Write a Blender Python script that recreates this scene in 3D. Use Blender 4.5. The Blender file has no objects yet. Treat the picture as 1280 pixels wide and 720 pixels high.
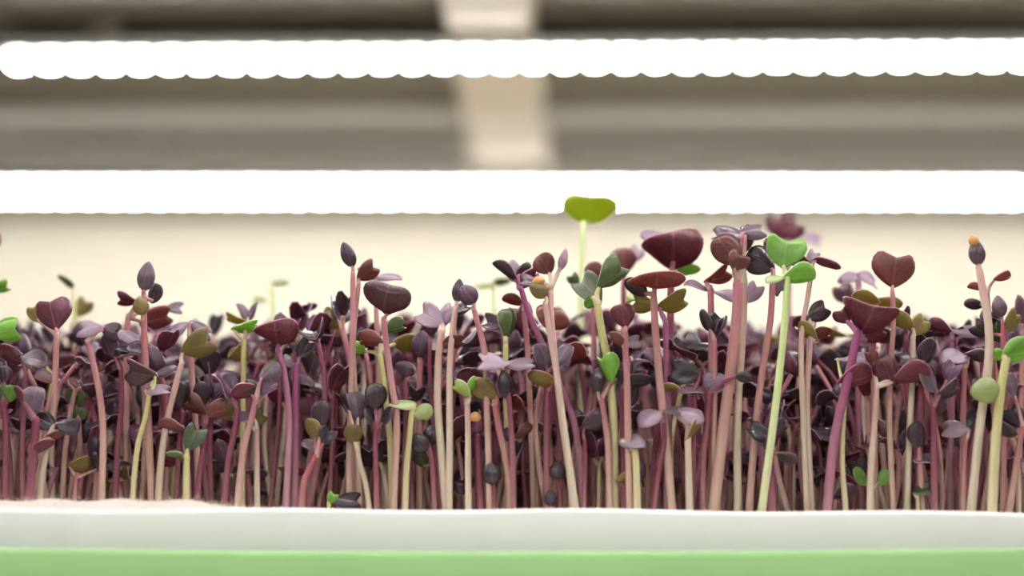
import bpy, math, random
from mathutils import Vector, Matrix

random.seed(7)
sc = bpy.context.scene
R = math.radians

# ------------------------------------------------------------------ camera
F = 2778.0                       # focal length in pixels of the 1280x720 frame
CZ = 0.930                       # camera height above the floor
PITCH = math.atan(380.0 / F)     # horizon lies just under the frame
cam = bpy.data.cameras.new('camera')
cam.sensor_width = 36.0
cam.lens = F * 36.0 / 1280.0
cam.dof.use_dof = True
cam.dof.focus_distance = 0.5085
cam.dof.aperture_fstop = cam.lens / 16.5
cam.dof.aperture_blades = 0
cam.clip_start = 0.01
camo = bpy.data.objects.new('camera', cam)
sc.collection.objects.link(camo)
camo.location = (0, 0, CZ)
camo.rotation_euler = (R(90) + PITCH, 0, 0)
sc.camera = camo

# ------------------------------------------------------------------ world, view
w = bpy.data.worlds.new('room_light')
sc.world = w
w.use_nodes = True
w.node_tree.nodes['Background'].inputs[0].default_value = (1.0, 0.99, 0.98, 1)
w.node_tree.nodes['Background'].inputs[1].default_value = 0.21
sc.view_settings.view_transform = 'Standard'
sc.view_settings.look = 'None'
sc.view_settings.exposure = 0.0
sc.view_settings.gamma = 1.0
sc.view_settings.use_curve_mapping = False
LED_POWER = 87.0

UP = Vector((0, -math.sin(PITCH), math.cos(PITCH)))
FW = Vector((0, math.cos(PITCH), math.sin(PITCH)))
RT = Vector((1, 0, 0))


def at(x, y, Y):
    """point on the ray of pixel (x, y) at horizontal distance Y from the camera"""
    d = FW + RT * ((x - 640) / F) + UP * ((360 - y) / F)
    t = Y / d.y
    return Vector((0, 0, CZ)) + d * t


def pxs(Y):
    return Y * 1.01 / F          # metres per pixel at distance Y


# ------------------------------------------------------------------ helpers
def link(o, parent=None):
    sc.collection.objects.link(o)
    if parent is not None:
        o.parent = parent
    return o


def tag(o, label=None, cat=None, group=None, kind=None):
    if label: o['label'] = label
    if cat: o['category'] = cat
    if group: o['group'] = group
    if kind: o['kind'] = kind
    return o


def empty(name, loc):
    o = bpy.data.objects.new(name, None)
    o.empty_display_size = 0.005
    o.location = loc
    return link(o)


def mesh_obj(name, geo, mats, parent=None, mw=None, smooth=True):
    vs, fs, mi = geo
    me = bpy.data.meshes.new(name)
    me.from_pydata(vs, [], fs)
    for m in mats:
        me.materials.append(m)
    if len(mats) > 1:
        me.polygons.foreach_set('material_index', mi)
    if smooth:
        me.polygons.foreach_set('use_smooth', [True] * len(fs))
    me.update()
    o = bpy.data.objects.new(name, me)
    if mw is not None:
        o.matrix_basis = mw
    return link(o, parent)


def box_geo(x0, x1, y0, y1, z0, z1, b=0.0):
    """box with chamfered edges"""
    if b <= 0:
        v = [(x, y, z) for x in (x0, x1) for y in (y0, y1) for z in (z0, z1)]
        f = [(0, 1, 3, 2), (4, 6, 7, 5), (0, 4, 5, 1), (2, 3, 7, 6), (0, 2, 6, 4), (1, 5, 7, 3)]
        return v, f, [0] * 6
    import bmesh
    bm = bmesh.new()
    bmesh.ops.create_cube(bm, size=1)
    for v in bm.verts:
        v.co = Vector(((x0 + x1) / 2 + v.co.x * (x1 - x0), (y0 + y1) / 2 + v.co.y * (y1 - y0), (z0 + z1) / 2 + v.co.z * (z1 - z0)))
    bmesh.ops.bevel(bm, geom=list(bm.edges), offset=b, segments=2, affect='EDGES')
    bm.verts.index_update()
    g = [tuple(v.co) for v in bm.verts], [[v.index for v in f.verts] for f in bm.faces], [0] * len(bm.faces)
    bm.free()
    return g


def srgb(c):
    return tuple(((v / 255) / 12.92 if v <= 10 else (((v / 255) + 0.055) / 1.055) ** 2.4) for v in c) + (1,)


# ------------------------------------------------------------------ materials
def new_mat(name):
    m = bpy.data.materials.new(name)
    m.use_nodes = True
    nt = m.node_tree
    return m, nt, nt.nodes['Principled BSDF']


def plain(name, col, rough=0.5, noise=0.06, scale=60, spec=0.4, bump=0.0, metallic=0.0):
    m, nt, p = new_mat(name)
    n = nt.nodes.new('ShaderNodeTexNoise')
    n.inputs['Scale'].default_value = scale
    n.inputs['Detail'].default_value = 4
    tc = nt.nodes.new('ShaderNodeTexCoord')
    nt.links.new(tc.outputs['Object'], n.inputs['Vector'])
    mx = nt.nodes.new('ShaderNodeMix'); mx.data_type = 'RGBA'
    c = srgb(col)
    mx.inputs['A'].default_value = tuple(v * (1 - noise) for v in c[:3]) + (1,)
    mx.inputs['B'].default_value = tuple(min(1, v * (1 + noise)) for v in c[:3]) + (1,)
    nt.links.new(n.outputs['Fac'], mx.inputs['Factor'])
    nt.links.new(mx.outputs['Result'], p.inputs['Base Color'])
    p.inputs['Roughness'].default_value = rough
    p.inputs['Specular IOR Level'].default_value = spec
    p.inputs['Metallic'].default_value = metallic
    if bump:
        b = nt.nodes.new('ShaderNodeBump')
        b.inputs['Strength'].default_value = bump
        b.inputs['Distance'].default_value = 0.0005
        nt.links.new(n.outputs['Fac'], b.inputs['Height'])
        nt.links.new(b.outputs['Normal'], p.inputs['Normal'])
    return m


def leaf_mat(name, ca, cb, vein, trans, tfac=0.35, rough=0.4, spec=0.5, mottle=0.5):
    """blade: mottled colour a/b, pale midrib and side veins, light passes through"""
    m, nt, p = new_mat(name)
    N = nt.nodes.new; L = nt.links.new
    tc = N('ShaderNodeTexCoord')
    oi = N('ShaderNodeObjectInfo')
    no = N('ShaderNodeTexNoise'); no.inputs['Scale'].default_value = 3.0; no.inputs['Detail'].default_value = 3
    no.noise_dimensions = '4D'
    mul = N('ShaderNodeMath'); mul.operation = 'MULTIPLY'; mul.inputs[1].default_value = 40
    L(oi.outputs['Random'], mul.inputs[0]); L(mul.outputs[0], no.inputs['W'])
    L(tc.outputs['Generated'], no.inputs['Vector'])
    cr = N('ShaderNodeMapRange')
    cr.inputs['From Min'].default_value = 0.5 - 0.5 * mottle; cr.inputs['From Max'].default_value = 0.5 + 0.5 * mottle
    L(no.outputs['Fac'], cr.inputs['Value'])
    mx = N('ShaderNodeMix'); mx.data_type = 'RGBA'
    mx.inputs['A'].default_value = srgb(ca); mx.inputs['B'].default_value = srgb(cb)
    L(cr.outputs['Result'], mx.inputs['Factor'])
    # veins: midrib |x-.5| and side veins along y - 0.8|x-.5|
    sep = N('ShaderNodeSeparateXYZ'); L(tc.outputs['Generated'], sep.inputs[0])
    a = N('ShaderNodeMath'); a.operation = 'SUBTRACT'; a.inputs[1].default_value = 0.5; L(sep.outputs['X'], a.inputs[0])
    ab = N('ShaderNodeMath'); ab.operation = 'ABSOLUTE'; L(a.outputs[0], ab.inputs[0])
    mid = N('ShaderNodeMapRange'); mid.inputs['From Min'].default_value = 0.035; mid.inputs['From Max'].default_value = 0.008
    L(ab.outputs[0], mid.inputs['Value'])
    dia = N('ShaderNodeMath'); dia.operation = 'MULTIPLY_ADD'; dia.inputs[1].default_value = -1.1
    L(ab.outputs[0], dia.inputs[0]); L(sep.outputs['Y'], dia.inputs[2])
    s1 = N('ShaderNodeMath'); s1.operation = 'MULTIPLY'; s1.inputs[1].default_value = 5.0; L(dia.outputs[0], s1.inputs[0])
    wob = N('ShaderNodeMath'); wob.operation = 'MULTIPLY_ADD'; wob.inputs[1].default_value = 0.9
    L(no.outputs['Fac'], wob.inputs[0]); L(s1.outputs[0], wob.inputs[2])
    fr = N('ShaderNodeMath'); fr.operation = 'PINGPONG'; fr.inputs[1].default_value = 0.5; L(wob.outputs[0], fr.inputs[0])
    sv = N('ShaderNodeMapRange'); sv.inputs['From Min'].default_value = 0.06; sv.inputs['From Max'].default_value = 0.0
    sv.inputs['To Max'].default_value = 0.5
    L(fr.outputs[0], sv.inputs['Value'])
    vm = N('ShaderNodeMath'); vm.operation = 'MAXIMUM'; L(mid.outputs[0], vm.inputs[0]); L(sv.outputs[0], vm.inputs[1])
    vf = N('ShaderNodeMath'); vf.operation = 'MULTIPLY'; vf.inputs[1].default_value = 0.3; L(vm.outputs[0], vf.inputs[0])
    mv = N('ShaderNodeMix'); mv.data_type = 'RGBA'; mv.inputs['B'].default_value = srgb(vein)
    L(vf.outputs[0], mv.inputs['Factor']); L(mx.outputs['Result'], mv.inputs['A'])
    # fine net of veins
    vo = N('ShaderNodeTexVoronoi'); vo.feature = 'DISTANCE_TO_EDGE'; vo.inputs['Scale'].default_value = 1500
    L(tc.outputs['Object'], vo.inputs['Vector'])
    ve = N('ShaderNodeMapRange'); ve.inputs['From Min'].default_value = 0.10; ve.inputs['From Max'].default_value = 0.0
    ve.inputs['To Max'].default_value = 0.12
    L(vo.outputs['Distance'], ve.inputs['Value'])
    mn = N('ShaderNodeMix'); mn.data_type = 'RGBA'; mn.inputs['B'].default_value = srgb(vein)
    L(ve.outputs[0], mn.inputs['Factor']); L(mv.outputs['Result'], mn.inputs['A'])
    mv = mn
    # individual brightness
    hs = N('ShaderNodeHueSaturation')
    vr = N('ShaderNodeMapRange'); vr.inputs['To Min'].default_value = 0.65; vr.inputs['To Max'].default_value = 1.35
    L(oi.outputs['Random'], vr.inputs['Value']); L(vr.outputs[0], hs.inputs['Value'])
    L(mv.outputs['Result'], hs.inputs['Color'])
    L(hs.outputs['Color'], p.inputs['Base Color'])
    p.inputs['Roughness'].default_value = rough
    p.inputs['Specular IOR Level'].default_value = spec
    p.inputs['Coat Weight'].default_value = 0.4
    p.inputs['Coat Roughness'].default_value = 0.24
    fine = N('ShaderNodeTexNoise'); fine.inputs['Scale'].default_value = 520; fine.inputs['Detail'].default_value = 2
    L(tc.outputs['Object'], fine.inputs['Vector'])
    bp = N('ShaderNodeBump'); bp.inputs['Strength'].default_value = 0.5; bp.inputs['Distance'].default_value = 0.0006
    hsum = N('ShaderNodeMath'); hsum.operation = 'MULTIPLY_ADD'; hsum.inputs[1].default_value = 0.5
    vs_ = N('ShaderNodeMath'); vs_.operation = 'ADD'; L(vm.outputs[0], vs_.inputs[0]); L(ve.outputs[0], vs_.inputs[1])
    L(vs_.outputs[0], hsum.inputs[0]); L(fine.outputs['Fac'], hsum.inputs[2])
    L(hsum.outputs[0], bp.inputs['Height']); L(bp.outputs['Normal'], p.inputs['Normal'])
    tr = N('ShaderNodeBsdfTranslucent'); tr.inputs['Color'].default_value = srgb(trans)
    ms = N('ShaderNodeMixShader'); ms.inputs[0].default_value = tfac
    L(p.outputs[0], ms.inputs[1]); L(tr.outputs[0], ms.inputs[2])
    L(ms.outputs[0], nt.nodes['Material Output'].inputs['Surface'])
    return m


def stem_mat(name, lo, mid, hi, tfac=0.14):
    """hypocotyl: colour runs from root to neck, with faint long streaks"""
    m, nt, p = new_mat(name)
    N = nt.nodes.new; L = nt.links.new
    tc = N('ShaderNodeTexCoord'); oi = N('ShaderNodeObjectInfo')
    sep = N('ShaderNodeSeparateXYZ'); L(tc.outputs['Generated'], sep.inputs[0])
    mp = N('ShaderNodeMapping'); mp.inputs['Scale'].default_value = (2500, 2500, 160); L(tc.outputs['Object'], mp.inputs['Vector'])
    no = N('ShaderNodeTexNoise'); no.inputs['Scale'].default_value = 1; no.inputs['Detail'].default_value = 3
    L(mp.outputs[0], no.inputs['Vector'])
    big = N('ShaderNodeTexNoise'); big.inputs['Scale'].default_value = 90; big.inputs['Detail'].default_value = 2
    L(tc.outputs['Object'], big.inputs['Vector'])
    j = N('ShaderNodeMath'); j.operation = 'MULTIPLY_ADD'; j.inputs[1].default_value = 0.35; j.inputs[2].default_value = -0.175
    L(oi.outputs['Random'], j.inputs[0])
    k = N('ShaderNodeMath'); k.operation = 'ADD'; L(sep.outputs['Z'], k.inputs[0]); L(j.outputs[0], k.inputs[1])
    k2 = N('ShaderNodeMath'); k2.operation = 'MULTIPLY_ADD'; k2.inputs[1].default_value = 0.5
    L(big.outputs['Fac'], k2.inputs[0]); 
    k3 = N('ShaderNodeMath'); k3.operation = 'SUBTRACT'; k3.inputs[1].default_value = 0.25
    L(k.outputs[0], k2.inputs[2]); L(k2.outputs[0], k3.inputs[0])
    cr = N('ShaderNodeValToRGB')
    e = cr.color_ramp.elements
    e[0].position = 0.05; e[0].color = srgb(lo)
    e[1].position = 0.95; e[1].color = srgb(hi)
    q = e.new(0.5); q.color = srgb(mid)
    L(k3.outputs[0], cr.inputs[0])
    hs = N('ShaderNodeHueSaturation')
    vr = N('ShaderNodeMapRange'); vr.inputs['To Min'].default_value = 0.8; vr.inputs['To Max'].default_value = 1.15
    L(no.outputs['Fac'], vr.inputs['Value']); L(vr.outputs[0], hs.inputs['Value']); L(cr.outputs[0], hs.inputs['Color'])
    L(hs.outputs[0], p.inputs['Base Color'])
    p.inputs['Roughness'].default_value = 0.45
    p.inputs['Specular IOR Level'].default_value = 0.35
    bp = N('ShaderNodeBump'); bp.inputs['Strength'].default_value = 0.3; bp.inputs['Distance'].default_value = 0.0002
    L(no.outputs['Fac'], bp.inputs['Height']); L(bp.outputs[0], p.inputs['Normal'])
    tr = N('ShaderNodeBsdfTranslucent'); L(hs.outputs[0], tr.inputs['Color'])
    ms = N('ShaderNodeMixShader'); ms.inputs[0].default_value = tfac
    L(p.outputs[0], ms.inputs[1]); L(tr.outputs[0], ms.inputs[2])
    L(ms.outputs[0], nt.nodes['Material Output'].inputs['Surface'])
    return m


LEAF = {}   # colour word -> (upper side, underside)


def deflf(k, t1, t2, u1, u2, vein, trans, tf=0.35, rough=0.38):
    LEAF[k] = (leaf_mat(k + '_leaf_upper', t1, t2, vein, trans, tf, rough),
               leaf_mat(k + '_leaf_under', u1, u2, vein, trans, tf, rough + 0.06),
               leaf_mat(k + '_leaf_rim', vein, [min(255, v + 40) for v in vein], vein, trans, tf, 0.35))


deflf('purple', (98, 66, 92), (66, 38, 62), (106, 46, 62), (70, 28, 44), (170, 124, 146), (135, 58, 74), 0.3, 0.33)
deflf('dark', (54, 40, 54), (36, 24, 36), (62, 36, 46), (40, 24, 32), (132, 100, 120), (110, 40, 56), 0.22, 0.29)
deflf('maroon', (102, 50, 74), (76, 34, 56), (110, 34, 54), (78, 22, 40), (176, 100, 128), (140, 40, 60), 0.3, 0.33)
deflf('brown', (116, 84, 90), (92, 62, 72), (124, 62, 58), (92, 42, 42), (186, 130, 126), (175, 84, 68), 0.36, 0.36)
deflf('olive', (130, 124, 66), (106, 80, 66), (140, 130, 56), (108, 80, 56), (186, 140, 120), (180, 165, 60), 0.4, 0.35)
deflf('lime', (158, 164, 66), (150, 146, 66), (168, 178, 54), (160, 156, 58), (196, 200, 120), (196, 212, 66), 0.62, 0.4)
deflf('green', (146, 190, 98), (114, 166, 66), (132, 184, 56), (104, 158, 42), (220, 234, 190), (150, 205, 60), 0.4, 0.28)
deflf('grey', (130, 110, 126), (96, 76, 92), (100, 70, 80), (78, 52, 62), (186, 160, 176), (150, 80, 98), 0.3, 0.3)
deflf('lilac', (184, 164, 182), (154, 130, 152), (130, 98, 112), (102, 72, 86), (190, 156, 178), (190, 130, 152), 0.33, 0.33)  # pale upper side: LED sheen painted into the colour, plus the leaf's silvery bloom
deflf('deepgreen', (80, 92, 68), (58, 66, 54), (80, 98, 50), (58, 70, 44), (150, 158, 124), (118, 145, 55), 0.32, 0.3)
deflf('sage', (142, 148, 128), (102, 106, 94), (112, 118, 70), (88, 94, 60), (196, 200, 172), (145, 155, 75), 0.33, 0.32)
deflf('palegreen', (208, 218, 172), (176, 192, 128), (186, 198, 132), (156, 178, 94), (234, 238, 216), (200, 215, 110), 0.4, 0.3)
STEM = {
    'pink': stem_mat('pink_stem', (216, 186, 170), (202, 156, 150), (178, 112, 122)),
    'cream': stem_mat('cream_stem', (232, 218, 196), (228, 208, 188), (212, 170, 164)),
    'magenta': stem_mat('magenta_stem', (170, 120, 124), (148, 88, 102), (130, 60, 84)),
    'violet': stem_mat('violet_stem', (200, 154, 166), (178, 118, 142), (158, 80, 122)),
    'red': stem_mat('red_stem', (208, 170, 158), (186, 130, 130), (180, 98, 108)),
    'straw': stem_mat('straw_stem', (226, 214, 180), (222, 210, 164), (210, 202, 140)),
    'green': stem_mat('green_stem', (226, 226, 188), (222, 230, 176), (208, 226, 152)),
}
M_COAT = plain('seed_coat', (196, 142, 92), 0.5, 0.25, 900, bump=0.4)
M_WHITE = plain('white_plastic', (242, 241, 240), 0.35, 0.02, 40)
M_GREEN = plain('green_plastic', (152, 196, 128), 0.4, 0.04, 30)
M_MAT = plain('white_felt', (226, 215, 206), 0.95, 0.06, 900, 0.1, bump=0.6)
M_WALL = plain('cream_paint', (210, 202, 186), 0.7, 0.02, 8, 0.2)
M_STEEL = plain('grey_steel', (102, 94, 77), 0.55, 0.12, 6, 0.4)
M_CREAMSTEEL = plain('cream_steel', (186, 172, 150), 0.55, 0.03, 10, 0.3)
M_SHELF = plain('pale_shelf', (214, 208, 196), 0.5, 0.04, 12)
M_FLOOR = plain('concrete', (170, 166, 158), 0.8, 0.1, 4)
M_ALU = plain('aluminium', (190, 190, 188), 0.4, 0.05, 30, metallic=0.6)
M_LED, _nt, _p = new_mat('led_glow')
_p.inputs['Base Color'].default_value = (1, 1, 0.97, 1)
_p.inputs['Emission Color'].default_value = (1.0, 0.985, 0.955, 1)
_p.inputs['Emission Strength'].default_value = LED_POWER

# ------------------------------------------------------------------ room and rack
WALL_Y = 1.095
SHELF_Z = CZ - 0.030            # top of the shelf the tray stands on
UNDER_Z = CZ + 0.1885           # underside of the shelf above
o = mesh_obj('floor', box_geo(-2.2, 2.2, -1.6, WALL_Y + 0.1, -0.05, 0.0), [M_FLOOR], smooth=False); tag(o, kind='structure')
o = mesh_obj('wall_back', box_geo(-2.2, 2.2, WALL_Y, WALL_Y + 0.1, 0.0, 2.4), [M_WALL], smooth=False); tag(o, kind='structure')

rack = empty('storage_rack', (0, 0.638, 0))
tag(rack, 'steel shelving rack holding the sprout tray, with a cream cross brace under its upper shelf', 'rack')
RY = 0.638


def rpart(name, g, m):
    vs = [(v[0], v[1] - RY, v[2]) for v in g[0]]
    return mesh_obj(name, (vs, g[1], g[2]), [m], rack, smooth=False)


for sx in (-0.47, 0.47):
    for sy in (0.212, 1.062):
        rpart('post', box_geo(sx - 0.014, sx + 0.014, sy - 0.014, sy + 0.014, 0.0, CZ + 0.42, 0.002), M_STEEL)
rpart('shelf', box_geo(-0.455, 0.455, 0.20, 1.076, SHELF_Z - 0.022, SHELF_Z, 0.002), M_SHELF)
up = rpart('shelf', box_geo(-0.455, 0.455, 0.20, 1.076, UNDER_Z, UNDER_Z + 0.03, 0.002), M_STEEL)
for y0, y1, h in ((0.30, 0.322, 0.005), (0.45, 0.472, 0.005), (0.60, 0.622, 0.005), (0.735, 0.757, 0.005), (0.832, 0.875, 0.005), (0.915, 0.935, 0.004), (1.05, 1.074, 0.006)):
    b = rpart('rib', box_geo(-0.45, 0.45, y0, y1, UNDER_Z - h, UNDER_Z, 0.002), M_STEEL)
# cross brace: a folded strip whose lower face runs front to back under the shelf
zb = UNDER_Z - 0.0062
fl = [at(549, -30, 1), at(653, -30, 1), at(688, 240, 1), at(599, 240, 1)]


def on_plane(p, z):
    d = p - Vector((0, 0, CZ))
    return Vector((0, 0, CZ)) + d * ((z - CZ) / d.z)


q = [on_plane(p, zb) for p in fl]
vs = [(p.x, p.y - RY, zb) for p in q] + [(p.x + dx, p.y - RY, UNDER_Z) for p, dx in zip(q, (-0.002, 0.002, 0.002, -0.002))]
mesh_obj('cross_brace', (vs, [(0, 3, 2, 1), (4, 5, 6, 7), (0, 1, 5, 4), (1, 2, 6, 5), (2, 3, 7, 6), (3, 0, 4, 7)], [0] * 6), [M_CREAMSTEEL], rack, smooth=False)

# ------------------------------------------------------------------ LED strips
led_geo = box_geo(-0.0043, 0.0043, -0.0030, 0.0030, -0.0036, 0.0, 0.0009)
led_geo = ([(x * (1 + z * 110), y * (1 + z * 110), z) for x, y, z in led_geo[0]], led_geo[1], led_geo[2])   # domes taper downwards
led_me = None


def led_strip(ypx, Y, x0, x1, pitch, yaw, label):
    """aluminium channel under the shelf with a row of chips"""
    global led_me
    z = at(640, 240, Y2).z if ypx < 0 else at(640, ypx, Y).z
    root = empty('led_strip', (0, Y, UNDER_Z))
    root.rotation_euler.z = yaw
    tag(root, label, 'led strip', 'led strips under the upper shelf')
    dz = z - UNDER_Z
    mesh_obj('channel', box_geo(x0 - 0.006, x1 + 0.006, -0.009, 0.009, dz + 0.0012, dz + 0.0052, 0.0006), [M_ALU], root, smooth=False)
    for sx in (x0 + 0.03, x1 - 0.03):
        mesh_obj('clip', box_geo(sx - 0.006, sx + 0.006, -0.008, 0.008, dz + 0.0052, 0.0, 0.0008), [M_STEEL], root, smooth=False)
    n = int((x1 - x0) / pitch) + 1
    for i in range(n):
        if led_me is None:
            c = mesh_obj('led', led_geo, [M_LED], root, smooth=False); led_me = c.data
        else:
            c = bpy.data.objects.new('led', led_me); link(c, root)
        c.location = (x0 + i * pitch, 0, dz + 0.0014)


Y1, Y2, Y3 = 0.728, 0.968, 0.488
P = 38.3 * Y1 * 1.016 / F
led_strip(74, Y1, at(22, 80, Y1).x, 0.37, P, -0.016, 'white led strip whose rounded end shows, nearer the sprouts')
led_strip(240, Y2, -0.36, 0.37, P, 0.003, 'white led strip running just in front of the cream wall')
led_strip(240 - 164 - 340, Y3, -0.24, 0.24, P, 0.0, 'unseen white led strip added straight above the front row to light the sprouts')  # out of frame, continues the strip spacing; added to light the sprouts from above
led_strip(-264, Y3 - 0.24, -0.3, 0.3, P, 0.0, 'unseen white led strip added near the shelf front to light the sprouts from ahead')  # out of frame, added for front light on stems and highlights on leaves

# ------------------------------------------------------------------ trays and growing mat
RIM_Y = 0.4860
SOIL_Z = at(640, 636, RIM_Y).z - 0.0012
TX, TB = 0.165, 0.690           # half width and back of the white tray


def ring(hx, y0, y1, rad, n=10, front=140):
    """rounded rectangle, many points along the front"""
    pts = []
    for i in range(front + 1):
        pts.append((-hx + rad + (2 * hx - 2 * rad) * i / front, y0))
    for cx, cy, a0 in ((hx - rad, y0 + rad, -90), (hx - rad, y1 - rad, 0), (-hx + rad, y1 - rad, 90), (-hx + rad, y0 + rad, 180)):
        for i in range(1, n):
            a = R(a0 + 90 * i / n)
            pts.append((cx + rad * math.cos(a), cy + rad * math.sin(a)))
    return pts


def tray_geo(hx, y0, y1, prof, zfun, ribs=0.0):
    """open tray lofted from an (inset, z) profile"""
    vs, fs = [], []
    n = None
    for k, (ins, z) in enumerate(prof):
        r = ring(hx - ins, y0 + ins, y1 - ins, max(0.004, 0.02 - ins))
        n = len(r)
        for i, (x, y) in enumerate(r):
            dy = 0.0
            if ribs and y < y0 + 0.01:
                dy = -ribs * abs(math.cos((x + 0.004) * math.pi / 0.0455)) ** 40
            vs.append((x, y + dy, z + (zfun(x) if y < y0 + 0.02 and z > SHELF_Z + 0.02 else 0)))
    for k in range(len(prof) - 1):
        for i in range(n):
            j = (i + 1) % n
            fs.append((k * n + i, k * n + j, (k + 1) * n + j, (k + 1) * n + i))
    fs.append(tuple(reversed(range(n))))
    fs.append(tuple(range((len(prof) - 1) * n, len(prof) * n)))
    return vs, fs, [0] * len(fs)


zt = at(640, 636, RIM_Y).z
prof = [(0.004, SHELF_Z + 0.0022), (0.0, SHELF_Z + 0.006), (0.0, zt - 0.0012), (0.0003, zt - 0.0003), (0.0009, zt), (0.0015, zt - 0.0003), (0.0018, zt - 0.001), (0.002, zt - 0.006), (0.005, SHELF_Z + 0.0042)]
g = tray_geo(TX, RIM_Y, TB, prof, lambda x: 0.0007 * -(x / 0.11) * (1 if x > 0 else 0.1) + 0.00025 * math.sin(x * 90), 0.0006)
o = mesh_obj('white_tray', g, [M_WHITE]); tag(o, 'white plastic tray filled with a felt mat and sprouts', 'tray')
GY = 0.4755
zg = at(640, 688, GY).z
prof = [(0.003, SHELF_Z), (0.0, SHELF_Z + 0.003), (0.0, zg - 0.0012), (0.0006, zg - 0.0002), (0.0014, zg), (0.0024, zg - 0.0004), (0.0028, zg - 0.002), (0.005, SHELF_Z + 0.0022)]
g = tray_geo(TX + 0.0105, GY, TB + 0.0105, prof, lambda x: 0.0009 * (x / 0.115) ** 2 - 0.0002)
o = mesh_obj('green_tray', g, [M_GREEN]); tag(o, 'pale green plastic outer tray around the white tray', 'tray')

# felt mat: slightly lumpy slab, swelling over the rim on one side
vs, fs = [], []
nx, ny = 90, 12
mx0, mx1, my0, my1 = -TX + 0.0075, TX - 0.0075, RIM_Y + 0.0029, TB - 0.0075


def mat_z(x, y):
    b = max(0.0, min(1.0, (-0.042 - x) / 0.03)) * math.exp(-max(0, y - my0) / 0.006)
    return SOIL_Z - 0.0004 + 0.0036 * b + 0.00025 * math.sin(x * 310 + y * 120) * math.sin(y * 270) + 0.0003 * b * math.sin(x * 420)


for iy in range(ny + 1):
    for ix in range(nx + 1):
        x = mx0 + (mx1 - mx0) * ix / nx
        y = my0 + (my1 - my0) * (iy / ny) ** 2
        vs.append((x, y, mat_z(x, y)))
W_ = nx + 1
for iy in range(ny):
    for ix in range(nx):
        a = iy * W_ + ix
        fs.append((a, a + 1, a + 1 + W_, a + W_))
nb = len(vs)
edge = [ix for ix in range(W_)] + [iy * W_ + nx for iy in range(1, ny + 1)] + [ny * W_ + ix for ix in range(nx - 1, -1, -1)] + [iy * W_ for iy in range(ny - 1, 0, -1)]
for e in edge:
    vs.append((vs[e][0], vs[e][1], SHELF_Z + 0.0043))
ne = len(edge)
for i in range(ne):
    j = (i + 1) % ne
    fs.append((edge[i], nb + i, nb + j, edge[j]))
fs.append(tuple(nb + i for i in range(ne)))
felt = mesh_obj('growing_mat', (vs, fs, [0] * len(fs)), [M_MAT])
tag(felt, 'white felt growing mat swelling over the rim of the white tray', 'growing mat')
# loose fibres along its front edge
vs, fs = [], []
rnd = random.Random(3)
for i in range(2600):
    x = rnd.uniform(-0.125, -0.035) if rnd.random() < 0.8 else rnd.uniform(-0.12, 0.12)
    y = my0 + rnd.uniform(0.0, 0.004)
    p = Vector((x, y, mat_z(x, y) - 0.0001))
    d = Vector((rnd.gauss(0, 1), rnd.gauss(-0.2, 0.5), rnd.uniform(0.1, 0.8))).normalized()
    ln = rnd.uniform(0.0008, 0.0032); r = 0.000035
    s = d.orthogonal().normalized() * r; t = d.cross(s).normalized() * r
    prev = None
    for k in range(4):
        c = p + d * ln * k / 3 + Vector((0, 0, -0.0006)) * (k / 3) ** 2
        b = len(vs)
        vs += [tuple(c + s), tuple(c - s * 0.5 + t * 0.86), tuple(c - s * 0.5 - t * 0.86)]
        if prev is not None:
            for a in range(3):
                fs.append((prev + a, prev + (a + 1) % 3, b + (a + 1) % 3, b + a))
        prev = b
fz = mesh_obj('fibre_fuzz', (vs, fs, [0] * len(fs)), [M_MAT], felt); tag(fz, kind='stuff')


# ------------------------------------------------------------------ sprout geometry
def catmull(pts, n):
    P_ = [pts[0] * 2 - pts[1]] + pts + [pts[-1] * 2 - pts[-2]]
    out = []
    segs = len(pts) - 1
    for i in range(n + 1):
        u = segs * i / n
        k = min(int(u), segs - 1)
        t = u - k
        a, b, c, d = P_[k], P_[k + 1], P_[k + 2], P_[k + 3]
        out.append(0.5 * ((2 * b) + (c - a) * t + (2 * a - 5 * b + 4 * c - d) * t * t + (3 * b - a - 3 * c + d) * t ** 3))
    return out


def tube_geo(pts, rads, n=8, cap=True):
    vs, fs = [], []
    s = None
    for k, p in enumerate(pts):
        d = (pts[min(k + 1, len(pts) - 1)] - pts[max(k - 1, 0)]).normalized()
        s = (s - d * s.dot(d)).normalized() if s is not None else d.orthogonal().normalized()
        t = d.cross(s)
        for a in range(n):
            an = 2 * math.pi * a / n
            vs.append(tuple(p + (s * math.cos(an) + t * math.sin(an)) * rads[k]))
    for k in range(len(pts) - 1):
        for a in range(n):
            b = (a + 1) % n
            fs.append((k * n + a, k * n + b, (k + 1) * n + b, (k + 1) * n + a))
    if cap:
        fs.append(tuple(reversed(range(n))))
        fs.append(tuple(range((len(pts) - 1) * n, len(pts) * n)))
    return vs, fs, [0] * len(fs)


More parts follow.
